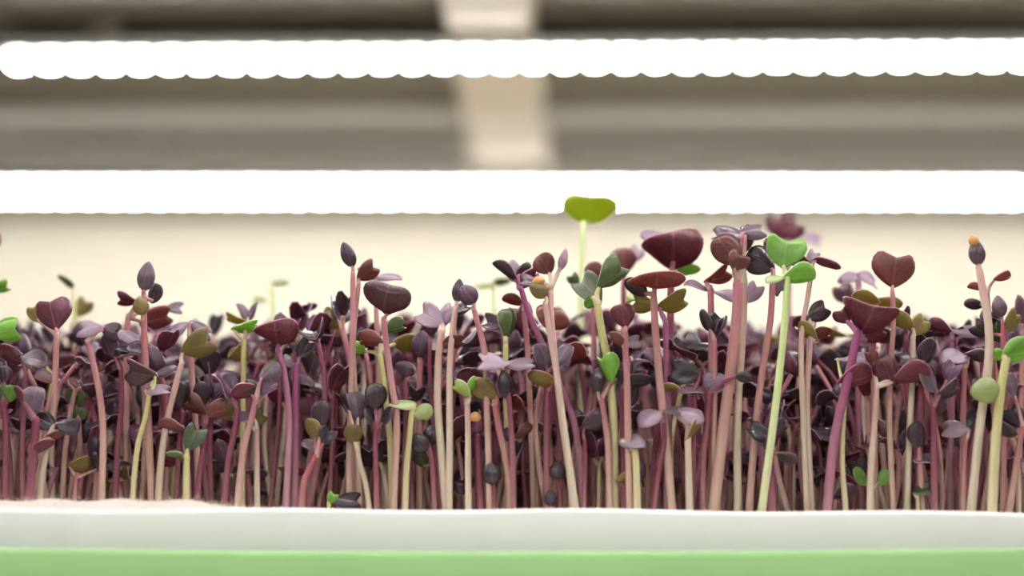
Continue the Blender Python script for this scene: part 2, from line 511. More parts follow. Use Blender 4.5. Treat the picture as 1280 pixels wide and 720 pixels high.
def leaf_geo(L_, W_, notch=0.18, cup=0.15, fold=0.0, bend=0.0, wave=0.0, wedge=0.5, th=0.00045, K=5, S=24, ph=0.0, asym=0.0, curl=0.0):
    """cotyledon blade, base at the origin, tip along +y, upper side +z; closed, with thickness"""
    outl = []
    for i in range(S):
        f = 2 * math.pi * i / S
        x = math.sin(f) * abs(math.sin(f / 2)) ** wedge
        y = 0.5 * (1 - math.cos(f))
        e_ = abs(f - math.pi)
        y += notch * (0.55 * math.exp(-((e_ - 0.8) / 0.42) ** 2) - 1.0 * math.exp(-(e_ / 0.36) ** 2))
        outl.append([x, y])
    mxx = max(abs(p[0]) for p in outl); mxy = max(p[1] for p in outl)
    for p in outl:
        p[0] *= 0.5 * W_ / mxx * (1 + asym * (1 if p[0] > 0 else -1)); p[1] *= L_ / mxy
    cen = (0.0, 0.52 * L_ * (1 - 0.5 * notch))

    def surf(x, y, off, q=0.0, f=0.0):
        a = x / (0.5 * W_)
        z = cup * 0.5 * W_ * a * a + fold * abs(x) + wave * L_ * math.sin(a * 3.1 + ph) * math.sin(3.0 * y / L_ + ph) + off
        z += curl * 0.5 * W_ * q ** 4 * (0.7 + 0.7 * math.sin(2 * f + ph)) * (1 - math.exp(-(f - 2 * math.pi * round(f / (2 * math.pi))) ** 2 / 0.5))
        if fold:
            x *= 1 / math.sqrt(1 + fold * fold)
        if abs(bend) > 1e-4:
            th_ = bend * y / L_
            rr = L_ / bend
            return (x, (rr - z) * math.sin(th_), rr - (rr - z) * math.cos(th_))
        return (x, y, z)

    vs, fs, mi = [], [], []
    for side in (0, 1):
        vs.append(surf(cen[0], cen[1], 0.0 if side == 0 else -th))
        for k in range(1, K + 1):
            q_ = (k / K) ** 0.8
            for i in range(S):
                x = cen[0] + (outl[i][0] - cen[0]) * q_
                y = cen[1] + (outl[i][1] - cen[1]) * q_
                vs.append(surf(x, y, (0.0 if k < K else -0.12 * th) if side == 0 else -th * (1.0 if k < K else 0.7), k / K, 2 * math.pi * i / S))
    n1 = 1 + K * S
    for side in (0, 1):
        b = side * n1
        for i in range(S):
            j = (i + 1) % S
            f = (b, b + 1 + i, b + 1 + j)
            fs.append(f if side else tuple(reversed(f))); mi.append(side)
            for k in range(K - 1):
                f = (b + 1 + k * S + i, b + 1 + (k + 1) * S + i, b + 1 + (k + 1) * S + j, b + 1 + k * S + j)
                fs.append(f if side else tuple(reversed(f))); mi.append(side)
    o1 = 1 + (K - 1) * S
    for i in range(S):
        j = (i + 1) % S
        fs.append((o1 + i, o1 + j, n1 + o1 + j, n1 + o1 + i)); mi.append(2)
    return vs, fs, mi


def bud_geo(L_, W_, groove=0.35, n=14, rings=9, skew=0.0, ph=0.5):
    """folded cotyledon: teardrop closed along a seam"""
    vs, fs, mi = [(0, 0, 0)], [], []
    for k in range(1, rings):
        u = k / rings
        r = 0.5 * W_ * math.sin(math.pi * u ** 0.85) ** 0.75
        y = L_ * u
        for i in range(n):
            a = 2 * math.pi * i / n
            dd = (a - math.pi * ph * 2 + math.pi) % (2 * math.pi) - math.pi
            rr = r * (1 - groove * math.exp(-(dd / 0.33) ** 2) * (0.4 + 0.6 * u))
            vs.append((rr * math.cos(a) + skew * L_ * u * u, y, 0.82 * rr * math.sin(a)))
    vs.append((skew * L_, L_ * 0.97, 0))
    for i in range(n):
        j = (i + 1) % n
        fs.append((0, 1 + i, 1 + j)); mi.append(0)
        for k in range(rings - 2):
            fs.append((1 + k * n + j, 1 + k * n + i, 1 + (k + 1) * n + i, 1 + (k + 1) * n + j)); mi.append(0)
        fs.append((len(vs) - 1, 1 + (rings - 2) * n + j, 1 + (rings - 2) * n + i)); mi.append(0)
    return vs, fs, mi


def frame(L_, N_, p):
    """matrix with y along L_, z along N_ (made square), at p"""
    y = L_.normalized()
    z = (N_ - y * N_.dot(y)).normalized()
    x = y.cross(z)
    m = Matrix(((x.x, y.x, z.x, p.x), (x.y, y.y, z.y, p.y), (x.z, y.z, z.z, p.z), (0, 0, 0, 1)))
    return m


def rot(v, axis, a):
    return Matrix.Rotation(a, 3, axis) @ v


def view_leaf(a, ln, wd, alen, awid, side):
    """leaf axis and upper normal from the outline seen: axis angle a, seen and true sizes"""
    L0 = RT * math.cos(R(a)) + UP * math.sin(R(a))
    N0 = FW if side == 'U' else -FW
    S0 = L0.cross(N0)
    t = math.acos(min(1, ln / alen)); r = math.acos(min(1, wd / awid))
    best = None
    for st in (1, -1):
        for sr in (1, -1):
            L1 = rot(L0, S0, st * t); N1 = rot(N0, S0, st * t)
            N2 = rot(N1, L1, sr * r)
            if best is None or N2.z > best[0] + 1e-6:
                best = (N2.z, L1, N2)
    return best[1], best[2]


ROOTS = []
N_IND = 0
THING_NAME = 'radish_sprout'


def hero(label, kind, width, depth, px, leaves, tipdepth=None, group=None):
    """sprout read from the photograph: px runs from neck to root; leaves as seen"""
    global N_IND
    N_IND += 1
    Yr = 0.5005 + depth / 1000.0
    Yt = Yr if tipdepth is None else 0.5005 + tipdepth / 1000.0
    n = len(px)
    P_ = []
    for i, (x, y) in enumerate(px):
        u = i / (n - 1)
        P_.append(at(x, y, Yt + (Yr - Yt) * u))
    root = P_[-1].copy(); root.z = SOIL_Z - 0.0012
    if P_[-1].z - SOIL_Z > 0.004:
        P_.append(root)
    else:
        P_[-1] = root
    P_.reverse()
    ROOTS.append((root.x, root.y))
    base = Vector((root.x, root.y, SOIL_Z))
    th = empty(THING_NAME, base)
    tag(th, label, 'sprout', group or 'radish sprouts in the white tray')
    c = [p - base for p in catmull(P_, 16)]
    r = 0.5 * width * pxs(Yr)
    rads = [r * (1.08 - 0.22 * k / 16) for k in range(17)]
    rads[0] *= 1.1; rads[-1] *= 0.6
    mesh_obj('stem', tube_geo(c, rads, 9), [STEM[kind]], th)
    tip = c[-1]
    for lf in leaves:
        k, cx, cy, a, ln, wd, side, col = lf[:8]
        o = dict(lf[8]) if len(lf) > 8 else {}
        dz = o.pop('dz', 0.0) / 1000.0
        Yl = Yt + dz
        s = pxs(Yl)
        if k == 'b':                       # folded leaf
            Lv = RT * math.cos(R(a)) + UP * math.sin(R(a))
            Nv = -FW
            C = at(cx, cy, Yl) - base
            bp = C - Lv * (0.5 * ln * s)
            M = frame(Lv, Nv, bp)
            g = bud_geo(ln * s, wd * s, o.get('groove', 0.6 if col == 'coat' else 0.35), ph=o.get('ph', 0.31), skew=o.get('skew', 0.0))
            mats = [M_COAT] if col == 'coat' else [LEAF[col][0]]
            if col == 'coat':              # still clasping the folded leaf: a piece of it
                sc_ = mesh_obj('seed_coat', g, mats, last, M)
                sc_.matrix_parent_inverse = last.matrix_basis.inverted()
                continue
            last = mesh_obj('folded_leaf', g, mats, th, M)
        else:
            al = max(o.pop('al', 0), ln, 0.62 * wd if k == 'h' else ln)
            aw = max(o.pop('aw', 0), wd, 0.8 * ln if k == 'h' else 0.62 * ln)
            Lv, Nv = view_leaf(a, ln, wd, al, aw, side)
            C = at(cx, cy, Yl) - base
            bp = C - Lv * (0.5 * al * s)
            M = frame(Lv, Nv, bp)
            d = dict(notch=0.18 if k == 'h' else 0.02, cup=0.2, wedge=0.75 if k == 'h' and o.get('notch', 1) > 0.05 else 0.4 if k == 'h' else 0.25, curl=(0.3 if side == 'U' else -0.25), wave=0.035, bend=-0.25 if side == 'T' else 0.2, asym=0.06 * math.sin(cx))
            if 'notch' in o: o['notch'] *= 0.75
            d.update(o)
            d.setdefault('ph', (cx * 0.37 + cy * 0.21) % 6.0)
            g = leaf_geo(al * s, aw * s, **d)
            mesh_obj('leaf', g, list(LEAF[col]), th, M)
        nk = min(c[7:], key=lambda p_: (p_ - bp).length + 0.3 * (tip - p_).length)
        gap = (bp - nk).length
        if gap > 0.00015:
            e = bp + Lv * (0.0014 if k == 'b' else 0.0007)
            pts = [nk - Vector((0, 0, 0.0010)), nk * 0.5 + bp * 0.5 + Vector((0, 0, -0.0002)), e]
            pr = min(r * 0.8, 0.00085)
            mesh_obj('petiole', tube_geo(catmull(pts, 6), [pr * (1 - 0.4 * i / 6) for i in range(7)], 7), [STEM[kind]], th)
    return th

# ------------------------------------------------------------------ sprouts that can be told apart
# (neck-to-root pixels; each leaf: kind, centre, axis angle, seen length and width, side seen, colour)
H = hero
H('tall sprout with one upright brown-purple heart leaf on a pale pink stem', 'pink', 8.5, 3, [(71, 413), (69, 470), (65, 522), (52, 580), (39, 628)],
  [('h', 66, 393, 103, 42, 46, 'U', 'purple', dict(notch=0.2, cup=0.2)), ('h', 44, 392, 110, 24, 22, 'U', 'olive', dict(dz=14))])
H('sprout with a broad lilac-topped umbrella leaf on a long bowed pink stem', 'pink', 8.5, 0, [(108, 422), (119, 465), (127, 512), (129, 560), (126, 628)],
  [('h', 113, 407, 175, 36, 18, 'T', 'lilac', dict(cup=-0.25)), ('h', 138, 414, -15, 26, 24, 'T', 'purple', dict(cup=-0.3))])
H('tall red-necked sprout topped by a closed purple leaf pair with a pale flank', 'red', 9, 2, [(180, 366), (180, 410), (182, 460), (186, 540), (191, 629)],
  [('b', 183, 345, 80, 40, 23, 'T', 'grey', dict(groove=0.55, ph=0.3)), ('b', 176, 382, 100, 26, 21, 'T', 'olive', dict(dz=-1)), ('o', 193, 367, 75, 26, 18, 'U', 'dark', dict(dz=4))])
H('pale pink sprout with two drooping lilac leaves above the yellow-brown heart leaf', 'pink', 8, 12, [(237, 416), (240, 470), (246, 560), (248, 630)],
  [('h', 221, 405, 185, 34, 16, 'T', 'lilac', dict(bend=-0.7, cup=-0.2)), ('h', 254, 406, -15, 36, 18, 'T', 'grey', dict(bend=-0.8, cup=-0.2))])
H('sprout with a yellow-brown heart leaf on a leaning cream stem', 'cream', 8.5, 1, [(228, 450), (220, 480), (209, 525), (201, 580), (197, 629)],
  [('h', 246, 434, 22, 46, 34, 'U', 'olive', dict(notch=0.26, cup=0.1))])
H('sprout with a grey blunt leaf on a yellow-green slanting stem', 'straw', 7, 0, [(187, 490), (182, 520), (171, 565), (164, 629)],
  [('h', 176, 467, 170, 44, 30, 'U', 'grey', dict(cup=-0.2)), ('h', 196, 485, 10, 34, 13, 'T', 'lilac'), ('h', 206, 463, 20, 30, 12, 'T', 'grey', dict(dz=5))])
H('short thick magenta sprout with a spoon-shaped upright leaf', 'magenta', 11, -2, [(45, 520), (44, 545), (40, 585), (36, 628)],
  [('h', 42, 501, 78, 38, 30, 'T', 'grey', dict(cup=0.5, notch=0.04)), ('o', 23, 494, 120, 24, 9, 'U', 'magenta' if 'magenta' in LEAF else 'maroon'), ('o', 54, 560, 25, 34, 9, 'U', 'maroon')])
H('sprout with a flat silvery purple leaf beside the upright heart leaf', 'magenta', 7, 3, [(33, 462), (30, 510), (28, 570), (31, 628)],
  [('h', 42, 448, -5, 34, 20, 'T', 'grey', dict(notch=0.02)), ('h', 14, 446, 160, 36, 24, 'U', 'maroon', dict(dz=2))])
H('sprout with a hanging near-black oval leaf and a curled lilac wing', 'magenta', 7, 4, [(151, 457), (152, 500), (147, 560), (143, 628)],
  [('h', 135, 432, 118, 34, 24, 'U', 'dark', dict(notch=0.05)), ('h', 162, 440, 15, 42, 13, 'T', 'purple', dict(cup=0.4)), ('o', 158, 420, -20, 40, 15, 'T', 'lilac', dict(dz=5))])
H('short cream sprout with two glossy near-black leaves spread sideways', 'cream', 8, 1, [(62, 540), (58, 565), (52, 600), (49, 629)],
  [('h', 57, 527, 150, 30, 22, 'T', 'dark', dict(notch=0.03)), ('h', 84, 530, -5, 32, 20, 'T', 'dark', dict(notch=0.03)), ('o', 69, 545, 10, 24, 10, 'U', 'brown')])
H('sprout with two stacked dark green round leaves', 'pink', 7, 14, [(98, 520), (100, 560), (97, 629)],
  [('h', 94, 496, 100, 28, 27, 'U', 'deepgreen', dict(notch=0.03)), ('h', 99, 518, 80, 20, 20, 'U', 'deepgreen', dict(notch=0.03))])
H('tiny sprout with a mottled green and red cap leaf near the mat', 'pink', 5.5, 0, [(96, 591), (94, 610), (92, 629)],
  [('h', 98, 581, 5, 30, 18, 'U', 'olive', dict(notch=0.04, cup=-0.2)), ('o', 119, 577, 110, 26, 17, 'U', 'dark', dict(dz=3))])
H('sprout with a bright green curled leaf reaching in beside the silvery purple leaf', 'green', 8, -2, [(-14, 430), (-20, 500), (-22, 628)],
  [('h', 6, 413, 10, 36, 32, 'U', 'green', dict(cup=0.45)), ('h', -22, 420, 190, 30, 20, 'U', 'green')])
H('distant tall sprout with a small bright green leaf behind the curled green one', 'green', 6, 26, [(-14, 372), (-16, 480), (-16, 600)],
  [('h', 0, 361, 10, 24, 14, 'U', 'green'), ('b', -3, 300, 80, 22, 10, 'U', 'brown', dict(dz=6))])
H('short sprout with two bright green round leaves and a dark one at the tray corner', 'magenta', 8, 3, [(4, 498), (7, 540), (8, 628)],
  [('h', 3, 492, 130, 22, 22, 'U', 'deepgreen', dict(notch=0.02)), ('h', 14, 492, 80, 22, 16, 'U', 'green', dict(notch=0.02)), ('o', 4, 468, 100, 22, 20, 'U', 'dark')])
H('sprout with a flat maroon boat-shaped leaf on a pale pink stem', 'violet', 8.5, 1, [(347, 434), (356, 470), (361, 520), (360, 575), (357, 629)],
  [('h', 346, 420, 92, 24, 56, 'U', 'maroon', dict(al=42, notch=0.02, cup=0.12))])
H('straight violet sprout with one folded slate leaf at its neck', 'violet', 9, 3, [(371, 450), (369, 500), (369, 570), (368, 629)],
  [('h', 381, 437, 55, 30, 24, 'T', 'dark', dict(fold=0.5)), ('o', 380, 472, -20, 32, 12, 'T', 'grey', dict(dz=3)), ('h', 361, 452, 140, 22, 12, 'T', 'grey', dict(dz=3))])
H('leaning pink sprout with a silver-grey spoon leaf tipped up', 'pink', 8, -1, [(320, 494), (315, 520), (303, 570), (295, 628)],
  [('h', 335, 463, 50, 32, 24, 'T', 'grey', dict(cup=-0.3, notch=0.02)), ('h', 333, 487, 55, 30, 18, 'T', 'purple', dict(fold=0.5)), ('o', 313, 485, 100, 24, 16, 'U', 'dark')])
H('leaning magenta sprout with two long curved spoon leaves', 'magenta', 8, 0, [(298, 506), (294, 535), (285, 580), (279, 628)],
  [('h', 284, 481, 115, 44, 18, 'T', 'purple', dict(cup=0.5, notch=0.02)), ('h', 303, 494, 5, 36, 15, 'U', 'maroon', dict(cup=0.3))])
H('magenta sprout with a spread brown leaf pair like a bowl', 'magenta', 8, 1, [(257, 525), (255, 555), (249, 595), (244, 629)],
  [('h', 246, 510, 150, 34, 22, 'U', 'brown', dict(cup=0.2)), ('h', 270, 515, 15, 32, 22, 'U', 'brown', dict(cup=0.2)), ('o', 252, 492, 95, 30, 22, 'U', 'dark', dict(dz=4))])
H('sprout with two upright folded plum leaves behind the brown bowl pair', 'magenta', 7, 6, [(266, 506), (262, 560), (266, 629)],
  [('b', 260, 483, 95, 34, 13, 'T', 'purple', dict(groove=0.5)), ('o', 274, 489, 48, 38, 16, 'T', 'purple', dict(fold=0.4))])
H('short sprout with a crinkled dark green leaf on a yellow-green stem', 'straw', 8.5, -1, [(234, 568), (233, 590), (233, 629)],
  [('h', 241, 548, 65, 36, 30, 'T', 'deepgreen', dict(wave=0.08, fold=0.4)), ('o', 219, 570, 178, 24, 8, 'U', 'deepgreen')])
H('sprout with a tall near-black upright leaf beside the leaning cream stem', 'magenta', 7, 4, [(229, 513), (224, 560), (219, 629)],
  [('h', 229, 494, 80, 38, 23, 'U', 'dark', dict(notch=0.02, fold=0.3)), ('o', 214, 534, 175, 34, 12, 'U', 'brown', dict(dz=-4))])
H('cream sprout with olive wings either side of a white-edged leaf', 'cream', 7.5, 2, [(321, 534), (321, 565), (322, 629)],
  [('h', 321, 524, 30, 26, 20, 'U', 'olive'), ('h', 288, 519, 160, 34, 24, 'U', 'olive', dict(dz=4)), ('o', 304, 519, 180, 30, 11, 'T', 'lilac')])
H('crooked brown sprout with a ring of pale-edged dark and olive leaves', 'red', 7.5, -1, [(396, 566), (386, 588), (379, 605), (376, 629)],
  [('h', 404, 517, 80, 32, 23, 'U', 'dark', dict(notch=0.02, cup=0.3)), ('h', 388, 537, 115, 28, 18, 'U', 'olive', dict(notch=0.02)), ('h', 408, 546, 60, 26, 22, 'T', 'dark', dict(cup=0.4)), ('o', 387, 555, 150, 22, 11, 'T', 'grey')])
H('cream sprout with one round grey-purple leaf and a small olive leaf below it', 'cream', 7, 0, [(446, 556), (450, 580), (457, 605), (464, 631)],
  [('h', 446, 507, 95, 38, 29, 'T', 'grey', dict(notch=0.02, cup=-0.2, dz=2)), ('h', 442, 543, 95, 26, 24, 'U', 'olive', dict(notch=0.02)), ('o', 431, 503, 120, 26, 9, 'U', 'dark', dict(dz=2))])
H('magenta sprout with one upright dark oval leaf over two tiny side leaves', 'magenta', 6.5, -1, [(471, 525), (469, 555), (470, 590), (471, 629)],
  [('h', 470, 496, 88, 36, 28, 'U', 'dark', dict(notch=0.01, cup=0.25)), ('o', 464, 520, 105, 24, 10, 'T', 'dark'), ('o', 482, 519, 70, 28, 11, 'T', 'dark')])
H('tall pink sprout carrying a dark flared heart leaf above the crowd', 'pink', 8.5, 0, [(479, 396), (484, 440), (491, 490), (496, 530), (491, 629)],
  [('h', 486, 380, 78, 32, 62, 'U', 'purple', dict(al=44, notch=0.08, cup=0.25, asym=0.15))])
H('very tall pink sprout ending in a closed near-black leaf pair', 'pink', 7.5, 4, [(441, 337), (441, 390), (440, 450), (437, 540), (436, 629)],
  [('b', 435, 318, 112, 36, 19, 'T', 'dark', dict(groove=0.5))])
H('tall sprout with a brown notched leaf beside the closed near-black pair', 'pink', 7.5, 6, [(449, 350), (444, 390), (441, 440), (446, 540), (450, 629)],
  [('h', 459, 341, 35, 32, 24, 'U', 'brown', dict(notch=0.25))])
H('blurred pale pink sprout with a flat leaf behind the brown notched one', 'pink', 7, 18, [(470, 352), (471, 420), (474, 520), (476, 629)],
  [('h', 486, 344, 5, 34, 10, 'T', 'lilac'), ('h', 459, 345, 170, 28, 12, 'U', 'brown')])
H('blurred maroon sprout still wearing a round brown seed coat', 'magenta', 8, 22, [(421, 434), (418, 500), (420, 620)],
  [('b', 421, 420, 95, 32, 26, 'T', 'maroon'), ('b', 422, 412, 95, 20, 20, 'T', 'coat', dict(dz=-2)), ('h', 402, 428, 175, 26, 8, 'U', 'dark')])
H('straw-stemmed sprout with a curled dark green leaf and a bright green edge', 'straw', 8, 7, [(474, 438), (480, 480), (488, 560), (489, 629)],
  [('h', 464, 428, 178, 34, 20, 'U', 'brown', dict(cup=0.35)), ('h', 493, 411, 15, 30, 18, 'U', 'deepgreen'), ('h', 450, 437, 160, 20, 15, 'U', 'green', dict(dz=3)), ('h', 505, 430, 0, 30, 22, 'U', 'olive', dict(dz=12))])
H('sprout with a small folded dark leaf beside the pale bell leaf', 'magenta', 7, 5, [(507, 470), (507, 540), (504, 629)],
  [('b', 506, 461, 150, 28, 20, 'T', 'purple', dict(groove=0.5))])
H('pale straw sprout with a thin green blade and a hanging cream bell leaf', 'straw', 8, 0, [(515, 508), (512, 545), (508, 590), (506, 629)],
  [('o', 503, 503, 172, 36, 8, 'T', 'palegreen', dict(aw=18)), ('h', 529, 515, 20, 26, 21, 'T', 'palegreen', dict(cup=-0.35, notch=0.02))])
H('tall sprout with a pale lilac crown leaf and rosy neck over a cream stem', 'cream', 10, 2, [(552, 412), (548, 450), (547, 500), (551, 560), (559, 629)],
  [('h', 540, 396, 145, 40, 30, 'T', 'lilac', dict(dz=5)), ('h', 556, 393, 70, 34, 18, 'T', 'lilac', dict(dz=6)), ('h', 566, 430, 8, 32, 16, 'U', 'brown', dict(cup=0.0))])
H('tall straight cream sprout tipped with a narrow closed slate leaf', 'cream', 8.5, 1, [(570, 380), (565, 420), (562, 470), (562, 550), (561, 629)],
  [('b', 573, 363, 83, 32, 16, 'T', 'dark', dict(groove=0.5)), ('h', 577, 386, 40, 22, 14, 'T', 'dark', dict(dz=4))])
H('tall sprout with a pinkish nodding bell leaf on a stem that bows right', 'pink', 8, 0, [(591, 382), (600, 415), (607, 450), (609, 520), (613, 629)],
  [('b', 585, 368, 128, 30, 25, 'T', 'purple', dict(groove=0.3))])
H('blurred sprout with a plump closed purple pair like an egg', 'pink', 8, 14, [(525, 448), (524, 520), (524, 629)],
  [('b', 526, 430, 80, 38, 25, 'T', 'purple', dict(groove=0.55, ph=0.3)), ('h', 535, 412, 30, 30, 16, 'U', 'purple', dict(dz=4))])
H('straw-stemmed sprout with a crinkled silver curl and an upright green leaf', 'straw', 8, 6, [(632, 424), (632, 470), (634, 540), (636, 629)],
  [('h', 637, 405, 78, 38, 20, 'U', 'deepgreen', dict(notch=0.02)), ('h', 617, 405, 160, 28, 22, 'T', 'grey', dict(wave=0.14, fold=0.4))])
H('magenta sprout under a wide flat lilac leaf with a dark folded one hanging', 'magenta', 7, -2, [(634, 462), (637, 510), (640, 560), (642, 629)],
  [('h', 619, 450, 170, 44, 18, 'T', 'lilac'), ('h', 650, 452, 8, 38, 14, 'T', 'lilac'), ('b', 631, 480, 95, 38, 19, 'T', 'dark', dict(groove=0.4))])
H('reddish sprout with an olive and plum capped leaf', 'red', 9, -1, [(618, 502), (624, 535), (634, 585), (641, 629)],
  [('h', 607, 490, 160, 36, 28, 'U', 'olive', dict(cup=0.1, wave=0.04)), ('h', 603, 478, 170, 30, 14, 'T', 'lilac', dict(dz=3))])
H('pale sprout with a yellow-green neck and a spreading pale green leaf pair', 'cream', 8, 0, [(584, 500), (585, 540), (585, 585), (586, 629)],
  [('h', 577, 489, 150, 28, 14, 'U', 'palegreen'), ('h', 593, 488, 45, 30, 15, 'U', 'green', dict(dz=1))])
H('magenta sprout bearing an orange-brown seed coat between dark leaves', 'magenta', 9, 2, [(596, 542), (598, 570), (602, 629)],
  [('b', 596, 530, 92, 28, 26, 'T', 'maroon'), ('b', 594, 521, 95, 14, 16, 'T', 'coat', dict(dz=-2)), ('o', 610, 519, 60, 28, 18, 'T', 'dark')])
H('low sprout with a round near-black knob leaf standing clear of the mat', 'magenta', 4.5, -1, [(617, 603), (618, 615), (619, 629)],
  [('b', 615, 592, 100, 30, 25, 'T', 'dark', dict(groove=0.25))])
H('low sprout with a shiny near-black knob lying near a cream stem', 'magenta', 4.5, 3, [(586, 616), (587, 622), (587, 629)],
  [('b', 575, 609, 165, 28, 18, 'T', 'dark'), ('b', 586, 603, 60, 22, 16, 'T', 'dark', dict(dz=2))])
H('stubby magenta sprout with a wrinkled reddish-black head', 'magenta', 7, 1, [(535, 554), (540, 580), (544, 629)],
  [('b', 524, 554, 130, 30, 25, 'T', 'dark', dict(groove=0.6)), ('b', 541, 543, 75, 30, 24, 'T', 'dark', dict(dz=3)), ('h', 529, 575, 100, 22, 24, 'U', 'deepgreen', dict(dz=4))])
H('sprout with a small silver-grey knob leaf on a dark stem', 'violet', 7, 1, [(637, 552), (640, 580), (641, 629)],
  [('b', 635, 543, 100, 20, 17, 'T', 'grey', dict(groove=0.2)), ('o', 655, 541, 35, 28, 12, 'U', 'brown'), ('h', 645, 560, 80, 22, 14, 'T', 'dark', dict(dz=3))])
H('long leaning violet sprout with a thin dark wing and a lilac leaf at its neck', 'violet', 8.5, 6, [(650, 356), (661, 392), (682, 440), (703, 490), (720, 540), (730, 629)],
  [('o', 631, 340, 148, 38, 9, 'U', 'dark', dict(aw=20)), ('h', 641, 339, 110, 30, 20, 'T', 'lilac', dict(dz=3)), ('o', 655, 338, 40, 24, 14, 'U', 'dark', dict(dz=3)), ('h', 661, 351, 30, 36, 16, 'U', 'purple', dict(dz=4))])
H('blurred sprout with one brown blade held out under the dark wing', 'pink', 7, 12, [(654, 383), (660, 450), (668, 629)],
  [('o', 641, 377, 170, 28, 12, 'U', 'brown', dict(aw=20)), ('h', 652, 398, 120, 40, 30, 'U', 'purple', dict(dz=4))])
H('tall cream sprout with a rich brown round leaf and a slim pale bud', 'cream', 9, -1, [(688, 356), (689, 400), (694, 450), (702, 520), (712, 590), (719, 631)],
  [('h', 681, 330, 120, 28, 29, 'U', 'brown', dict(notch=0.02, cup=0.0)), ('b', 704, 324, 75, 30, 12, 'T', 'lilac', dict(groove=0.5)), ('h', 662, 350, 165, 26, 14, 'T', 'purple', dict(dz=3))])
H('tall pink sprout with an orange seed coat on an olive nodding bud', 'cream', 8, -2, [(681, 376), (686, 410), (695, 462), (706, 540), (722, 631)],
  [('b', 673, 363, 150, 28, 20, 'T', 'olive', dict(groove=0.3)), ('b', 673, 351, 100, 14, 17, 'T', 'coat')])
H('sprout whose round tan-brown leaf glows behind the two crossed cream stems', 'magenta', 8, 5, [(690, 412), (690, 470), (684, 560), (682, 629)],
  [('h', 689, 397, 60, 30, 46, 'U', 'brown', dict(notch=0.02))])
H('very tall blurred pale green sprout with one lime-green leaf spread like a parasol', 'green', 8, 46, [(729, 276), (727, 340), (726, 420), (728, 600)],
  [('h', 738, 264, 88, 32, 70, 'U', 'lime', dict(al=46, notch=0.05, cup=-0.1, wedge=0.2))])
H('thick straw-stemmed sprout with large rolled grey-green leaves', 'straw', 11, 1, [(746, 376), (752, 415), (760, 455), (767, 530), (768, 629)],
  [('h', 738, 362, 130, 44, 34, 'T', 'sage', dict(cup=0.35)), ('h', 766, 347, 35, 50, 32, 'U', 'deepgreen', dict(cup=0.5)), ('o', 737, 377, 250, 18, 14, 'U', 'green')])
H('blurred sprout with a round red-brown leaf behind the rolled grey-green one', 'magenta', 8, 32, [(779, 345), (780, 420), (780, 600)],
  [('h', 778, 326, 95, 34, 34, 'U', 'brown', dict(notch=0.02)), ('h', 793, 318, 60, 26, 20, 'T', 'lilac', dict(dz=5))])
H('blurred sprout with a small umber leaf between the lime parasol and rolled leaves', 'pink', 7, 24, [(742, 352), (742, 440), (742, 610)],
  [('h', 743, 338, 100, 22, 24, 'U', 'brown', dict(notch=0.02)), ('h', 718, 350, 120, 18, 16, 'U', 'deepgreen')])
H('tall blurred sprout with a wide maroon butterfly leaf under a white-lilac one', 'maroon' if 'maroon' in STEM else 'magenta', 10, 16, [(839, 338), (838, 400), (838, 500), (838, 629)],
  [('h', 842, 317, 92, 40, 78, 'U', 'maroon', dict(al=54, notch=0.04, cup=0.22, wedge=0.3)), ('h', 823, 295, 175, 46, 15, 'T', 'lilac', dict(dz=6)), ('o', 860, 340, 5, 32, 11, 'U', 'green', dict(dz=4))])
H('tall rosy sprout with a brown umbrella leaf on a stem leaning left', 'pink', 10, -1, [(817, 364), (819, 410), (824, 470), (833, 560), (841, 631)],
  [('h', 820, 352, 90, 18, 74, 'U', 'brown', dict(al=44, notch=0.03, cup=-0.45, wedge=0.7)), ('o', 795, 360, 150, 34, 20, 'U', 'dark', dict(dz=3))])
H('pink sprout with two wavy olive-yellow leaves behind the brown umbrella', 'violet', 8, 5, [(832, 398), (833, 450), (836, 540), (832, 629)],
  [('h', 842, 381, 12, 42, 26, 'U', 'olive', dict(cup=0.2, wave=0.05)), ('h', 806, 382, 172, 36, 24, 'U', 'olive', dict(cup=0.2)), ('h', 800, 371, 170, 36, 10, 'T', 'palegreen', dict(dz=2))])
H('pink sprout with an upright round maroon leaf and a curved spoon leaf below', 'pink', 8.5, -2, [(781, 409), (782, 440), (784, 480), (785, 550), (788, 631)],
  [('h', 780, 395, 100, 31, 32, 'U', 'maroon', dict(notch=0.06)), ('h', 771, 427, 160, 26, 12, 'U', 'brown', dict(cup=0.4)), ('h', 789, 427, 15, 24, 15, 'T', 'lilac')])
H('sprout with a small lilac disc leaf laid flat in front of pale stems', 'straw', 9, -3, [(792, 556), (795, 580), (797, 629)],
  [('h', 790, 551, 0, 33, 16, 'T', 'lilac', dict(al=36, notch=0.02))])
H('short sprout with a folded brown leaf and an olive spoon near the lilac disc', 'magenta', 6, -1, [(782, 604), (782, 615), (782, 629)],
  [('h', 782, 599, 15, 26, 17, 'U', 'olive', dict(cup=0.2)), ('b', 773, 571, 95, 36, 15, 'T', 'dark', dict(dz=3)), ('o', 795, 590, 55, 20, 6, 'U', 'olive')])
H('sprout with one glossy dark brown disc leaf at half height', 'magenta', 6, -1, [(731, 547), (731, 580), (729, 629)],
  [('h', 744, 529, 20, 36, 26, 'U', 'dark', dict(notch=0.04, cup=0.3))])
H('pink sprout with a bright green leaf tucked among dark curled ones', 'pink', 8, -1, [(751, 494), (755, 520), (760, 560), (762, 630)],
  [('h', 757, 462, 115, 38, 22, 'U', 'green', dict(cup=0.4)), ('b', 747, 475, 85, 34, 19, 'T', 'dark'), ('o', 765, 482, 240, 22, 12, 'U', 'green', dict(dz=2))])
